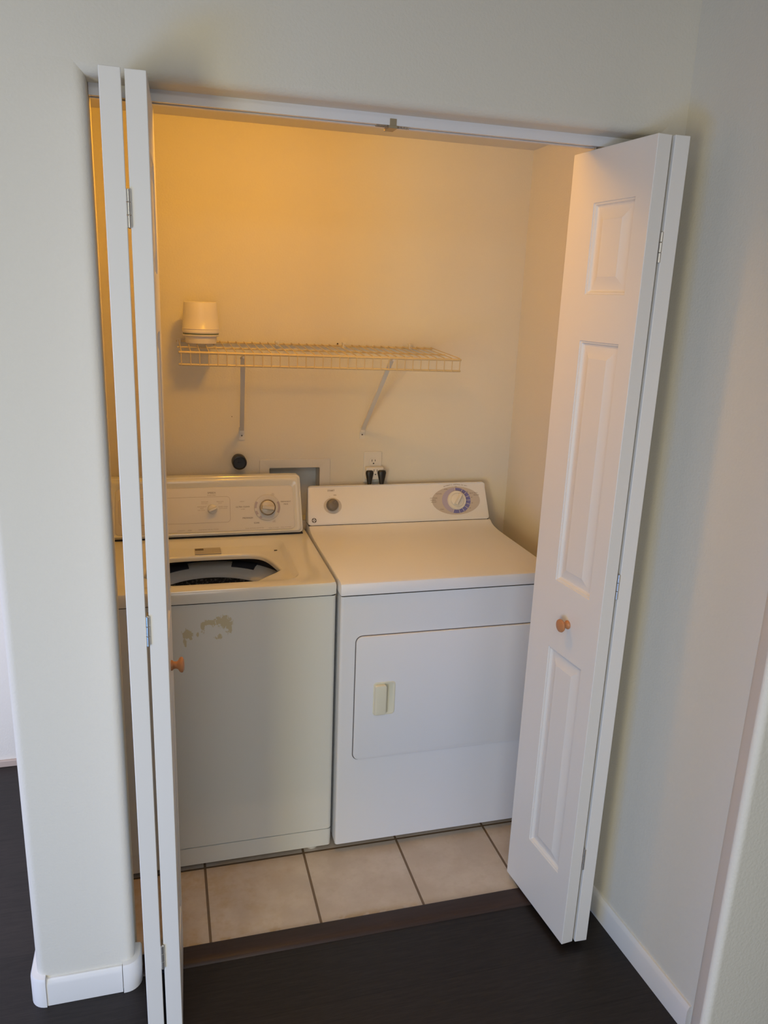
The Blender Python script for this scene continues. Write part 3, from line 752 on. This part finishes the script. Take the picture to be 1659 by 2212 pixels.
# ------------------------------------------------------------------ wire shelf on the closet back wall
SX0, SX1, SYF = 0.184, 1.060, 0.700
zb0, zf0 = 1.5545, 1.5395                 # back and front rod heights
sh = thing('wire_shelf', 'white wire shelf on braces above the washer and dryer', 'shelf', (0.62, 0.85, 1.55))
def sz(y): return zf0 + (zb0-zf0)*(y-SYF)/(YB-0.012-SYF)
def droop(x): return -0.008*(x-SX0)/(SX1-SX0)
def rodx(y, z, r, name='long_rod'):
    bm = NB(); rod(bm, (SX0-0.004, y, z+0.004), (SX1+0.003, y, z-0.004), r, 12); return obj(name, bm, M_wire, sh)
rodx(YB-0.012, zb0, 0.0028); rodx(SYF+0.012, zf0-0.001, 0.0028); rodx(SYF-0.003, zf0, 0.0040, 'front_rod'); rodx(SYF-0.001, zf0-0.0355, 0.0034, 'front_rod'); rodx(0.85, sz(0.85)-0.003, 0.0026)
bm = NB()
x = SX0+0.004
tube(bm, [(x, YB-0.008, zb0+0.0045), (x, 0.85, sz(0.85)+0.0045), (x, SYF+0.008, zf0+0.0055), (x, SYF+0.001, zf0+0.0045), (x, SYF-0.0065, zf0-0.001), (x, SYF-0.0055, zf0-0.006), (x, SYF-0.0045, zf0-0.0375)], 0.0015, 6)
w0 = obj('cross_wire', bm, M_wire, sh)
NW = 34
for i in range(1, NW):
    c = w0.copy(); C.objects.link(c); dxx = (SX1-SX0-0.006)*i/(NW-1); c.location = Vector((dxx, 0, -0.008*i/(NW-1)+0.004)); c.parent = sh
w0.location.z += 0.004
for cx in (0.509, 0.741, 0.980, 0.188):
    bm = NB(); box(bm, cx-0.006, cx+0.006, YB-0.016, YB-0.0005, zb0-0.006, zb0+0.012); lathe(bm, [(0.003, 0), (0.003, 0.002)], axis_mtx((cx, YB-0.016, zb0+0.007), (0, -1, 0)), 10)
    obj('wall_clip', bm, M_plastic_w, sh, 30, bevel=0.0015)
for xt, xb in ((0.369, 0.389), (0.836, 0.817)):
    top = Vector((xt, SYF+0.022, zf0-0.010)); bot = Vector((xb, YB-0.007, 1.262))
    bm = NB(); d = (bot-top); L = d.length; d.normalize()
    e1 = Vector((1, 0, 0)); e1 = (e1 - d*e1.dot(d)).normalized(); e2 = d.cross(e1)
    mt = frame_mtx(top, e1, e2, d)
    vs = prism(bm, [(-0.007, -0.003), (-0.0055, -0.003), (-0.0055, 0.002), (0.0055, 0.002), (0.0055, -0.003), (0.007, -0.003), (0.007, 0.004), (-0.007, 0.004)], 0, L, 'z')
    bmesh.ops.transform(bm, matrix=mt, verts=vs)
    tube(bm, [(xt-0.005, SYF+0.024, zf0-0.012), (xt-0.002, SYF+0.010, zf0-0.008), (xt, SYF+0.002, zf0-0.006), (xt, SYF-0.004, zf0-0.008)], 0.004, 8)
    br = obj('support_brace', bm, M_brace, sh, 30)
    bm = NB(); prism(bm, rrect(xb-0.0095, xb+0.0095, 1.228, 1.272, 0.003, 4), YB-0.0035, YB+0.0, 'y'); box(bm, xb-0.0085, xb+0.0085, YB-0.012, YB-0.0035, 1.254, 1.272)
    ft = obj('foot_plate', bm, M_plastic_w, br, 30)
    bm = NB(); lathe(bm, [(0.0026, 0), (0.0026, 0.0012), (0.001, 0.0014)], axis_mtx((xb, YB-0.0035, 1.243), (0, -1, 0)), 12); obj('screw', bm, M_ink, br)

# upside-down tub on the shelf
ux, uy = 0.254, 0.880; uz = sz(uy)+0.0104
pt = thing('plastic_tub', 'upturned white plastic tub standing on its lid on the wire shelf', 'tub', (ux, uy, uz))
Tm = Matrix.Translation((ux, uy, uz))
bm = NB(); lathe(bm, [(0.044, 0.0), (0.0465, 0.001), (0.0475, 0.004), (0.0485, 0.022), (0.0545, 0.023), (0.0555, 0.025), (0.0555, 0.0275), (0.0540, 0.0285), (0.02, 0.0285)], Tm, 56); obj('lid', bm, M_tub, pt, 40)
bm = NB(); lathe(bm, [(0.05, 0.0282), (0.0546, 0.0284), (0.0552, 0.0300), (0.0548, 0.0322), (0.05, 0.0326)], Tm, 56); obj('seal_ring', bm, M_lidgreen, pt, 40)
bm = NB(); lathe(bm, [(0.05, 0.0322), (0.0562, 0.0322), (0.0574, 0.0340), (0.0574, 0.0400), (0.0566, 0.0415), (0.0562, 0.0440), (0.0574, 0.0445), (0.0574, 0.0455), (0.0560, 0.0470), (0.0535, 0.085), (0.0510, 0.122), (0.0500, 0.1255), (0.0480, 0.1268), (0.0460, 0.1250), (0.045, 0.1240), (0.001, 0.1240)], Tm, 64)
obj('body', bm, M_tub, pt, 40)

# black pipe cap, wall box, outlet
pc = thing('pipe_cap', 'round black pipe cap on the wall above the washer', 'pipe cap', (0.376, YB, 1.158))
bm = NB(); lathe(bm, [(0.0210, 0.0), (0.0210, 0.020), (0.0250, 0.022), (0.0250, 0.052), (0.0235, 0.056), (0.0200, 0.057), (0.0190, 0.0555), (0.0010, 0.0552)], axis_mtx((0.376, YB, 1.158), (0, -1, 0)), 40)
vs = box(bm, 0.3690, 0.3830, YB-0.0585, YB-0.0550, 1.1560, 1.1605)
obj('cap', bm, M_black, pc, 40)

wb_ = thing('washer_outlet_box', 'white recessed hookup box in the wall behind the washer', 'outlet box', (0.575, YB, 1.04))
bm = NB()
n_o = rrect(0.4495, 0.7025, 0.895, 1.1575, 0.006, 5); n_i = rrect(BX0, BX1, BZ0, BZ1, 0.004, 5)
L = [[(x, y, z) for x, z in lp] for lp, y in ((n_o, YB-0.0005), (n_o, YB-0.0030), (rrect(0.4510, 0.7010, 0.8965, 1.1560, 0.005, 5), YB-0.0042), (rrect(BX0-0.003, BX1+0.003, BZ0-0.003, BZ1+0.003, 0.005, 5), YB-0.0042), (n_i, YB-0.0030), (n_i, YB+0.001))]
loft(bm, L, (False, False)); obj('frame', bm, mat('box_frame_plastic', (0.69, 0.665, 0.60), 0.4), wb_, 30)
bm = NB()
ii = lambda y, k=0.0: [(x, y, z) for x, z in rrect(BX0+0.001+k, BX1-0.001-k, BZ0+0.001+k, BZ1-0.001-k, 0.004, 5)]
loft(bm, [ii(YB), ii(YB+0.060, 0.002), ], (False, True)); obj('recess', bm, M_boxgrey, wb_, 30)

oc = thing('wall_outlet', 'cream duplex wall outlet above the dryer', 'outlet', (0.860, YB, 1.124))
bm = NB(); loft(bm, [[(x, y, z) for x, z in rrect(0.8260+k, 0.8940-k, 1.0660+k, 1.1805-k, 0.004, 4)] for y, k in ((YB-0.0002, 0), (YB-0.0035, 0.0), (YB-0.0055, 0.002), (YB-0.0058, 0.004))])
op_ = obj('cover_plate', bm, M_plastic_w, oc, 40)
def recept(zc):
    bm = NB(); pts = [(0.0165*math.cos(2*PI*i/40), 0.0165*math.sin(2*PI*i/40)) for i in range(40)]
    pts = [(0.862+x, zc+max(-0.0140, min(0.0140, y))) for x, y in pts]
    loft(bm, [[(x, YB-0.005, z) for x, z in pts], [(x, YB-0.0075, z) for x, z in pts]]); r = obj('receptacle', bm, M_plastic_w, oc, 30)
    bm = NB(); yy = YB-0.0076
    box(bm, 0.8550, 0.8570, yy-0.0002, yy+0.002, zc+0.0005, zc+0.0085); box(bm, 0.8670, 0.8688, yy-0.0002, yy+0.002, zc+0.0015, zc+0.0080)
    lathe(bm, [(0.0026, -0.002), (0.0026, 0.0003)], axis_mtx((0.862, yy, zc-0.0062), (0, -1, 0)), 16); obj('slots', bm, M_gap, r)
recept(1.1435)
# splitter over the lower socket and its two plugs
ad = thing('plug_splitter', 'small cream splitter plugged into the lower outlet socket', 'splitter', (0.862, YB-0.0075, 1.105))
bm = NB(); loft(bm, [[(x, y, z) for x, z in rrect(0.8300+k, 0.8960-k, 1.0810+k, 1.1270-k, 0.004, 4)] for y, k in ((YB-0.0068, 0.0), (YB-0.026, 0.0), (YB-0.0285, 0.0012), (YB-0.0295, 0.003))])
ab = obj('body', bm, M_plastic_w, ad, 40)
bm = NB(); yy = YB-0.0296
box(bm, 0.8580, 0.8598, yy-0.0003, yy+0.002, 1.1110, 1.1195); box(bm, 0.8692, 0.8710, yy-0.0003, yy+0.002, 1.1110, 1.1190)
lathe(bm, [(0.0024, -0.002), (0.0024, 0.0004)], axis_mtx((0.8645, yy, 1.1010), (0, -1, 0)), 16); obj('slots', bm, M_gap, ab)
def plug(xc, dxl, label, wide):
    t = thing('power_plug', label, 'plug', (xc, YB-0.030, 1.09), 'plugs in the outlet splitter')
    bm = NB(); yp = YB-0.0335
    loops = []
    for z, w, d in ((1.1170, wide*0.55, 0.007), (1.1155, wide*0.85, 0.009), (1.1080, wide, 0.010), (1.0960, wide*0.85, 0.010), (1.0760, wide*0.58, 0.008), (1.0600, wide*0.42, 0.0065)):
        o = dxl*(1.117-z)/0.057
        loops.append([(xc+o+w*math.cos(2*PI*i/20), yp+d*math.sin(2*PI*i/20), z) for i in range(20)])
    loft(bm, loops); obj('plug_body', bm, M_black, t, 50)
    bm = NB(); tube(bm, [(xc+dxl, yp, 1.062), (xc+dxl, yp+0.001, 1.03), (xc+dxl+0.002, yp+0.010, 1.00), (xc+dxl+0.002, yp+0.016, 0.965), (xc+dxl, yp+0.018, 0.90), (xc+dxl, yp+0.018, 0.80)], 0.0042, 10)
    obj('cord', bm, M_black, t)
plug(0.8415, 0.000, 'black tapered plug nearer the hookup box in the outlet splitter', 0.0148)
plug(0.8870, 0.001, 'black thick plug farther from the hookup box in the outlet splitter', 0.0165)

# small dark nail holes in the wall
for x, z, nm in ((0.720, 1.5605, 'dark nail hole in the wall just above the wire shelf'), (0.3565, 1.3085, 'tiny nail mark on the wall below the shelf near the brace')):
    bm = NB(); r = 0.003 if z > 1.5 else 0.0015
    lathe(bm, [(r, -0.0002), (r, 0.0006), (r*0.5, 0.0010)], axis_mtx((x, YB, z), (0, -1, 0)), 14)
    tag(obj('nail', bm, M_ink, None, 40, None, (x, YB, z)), nm, 'nail')
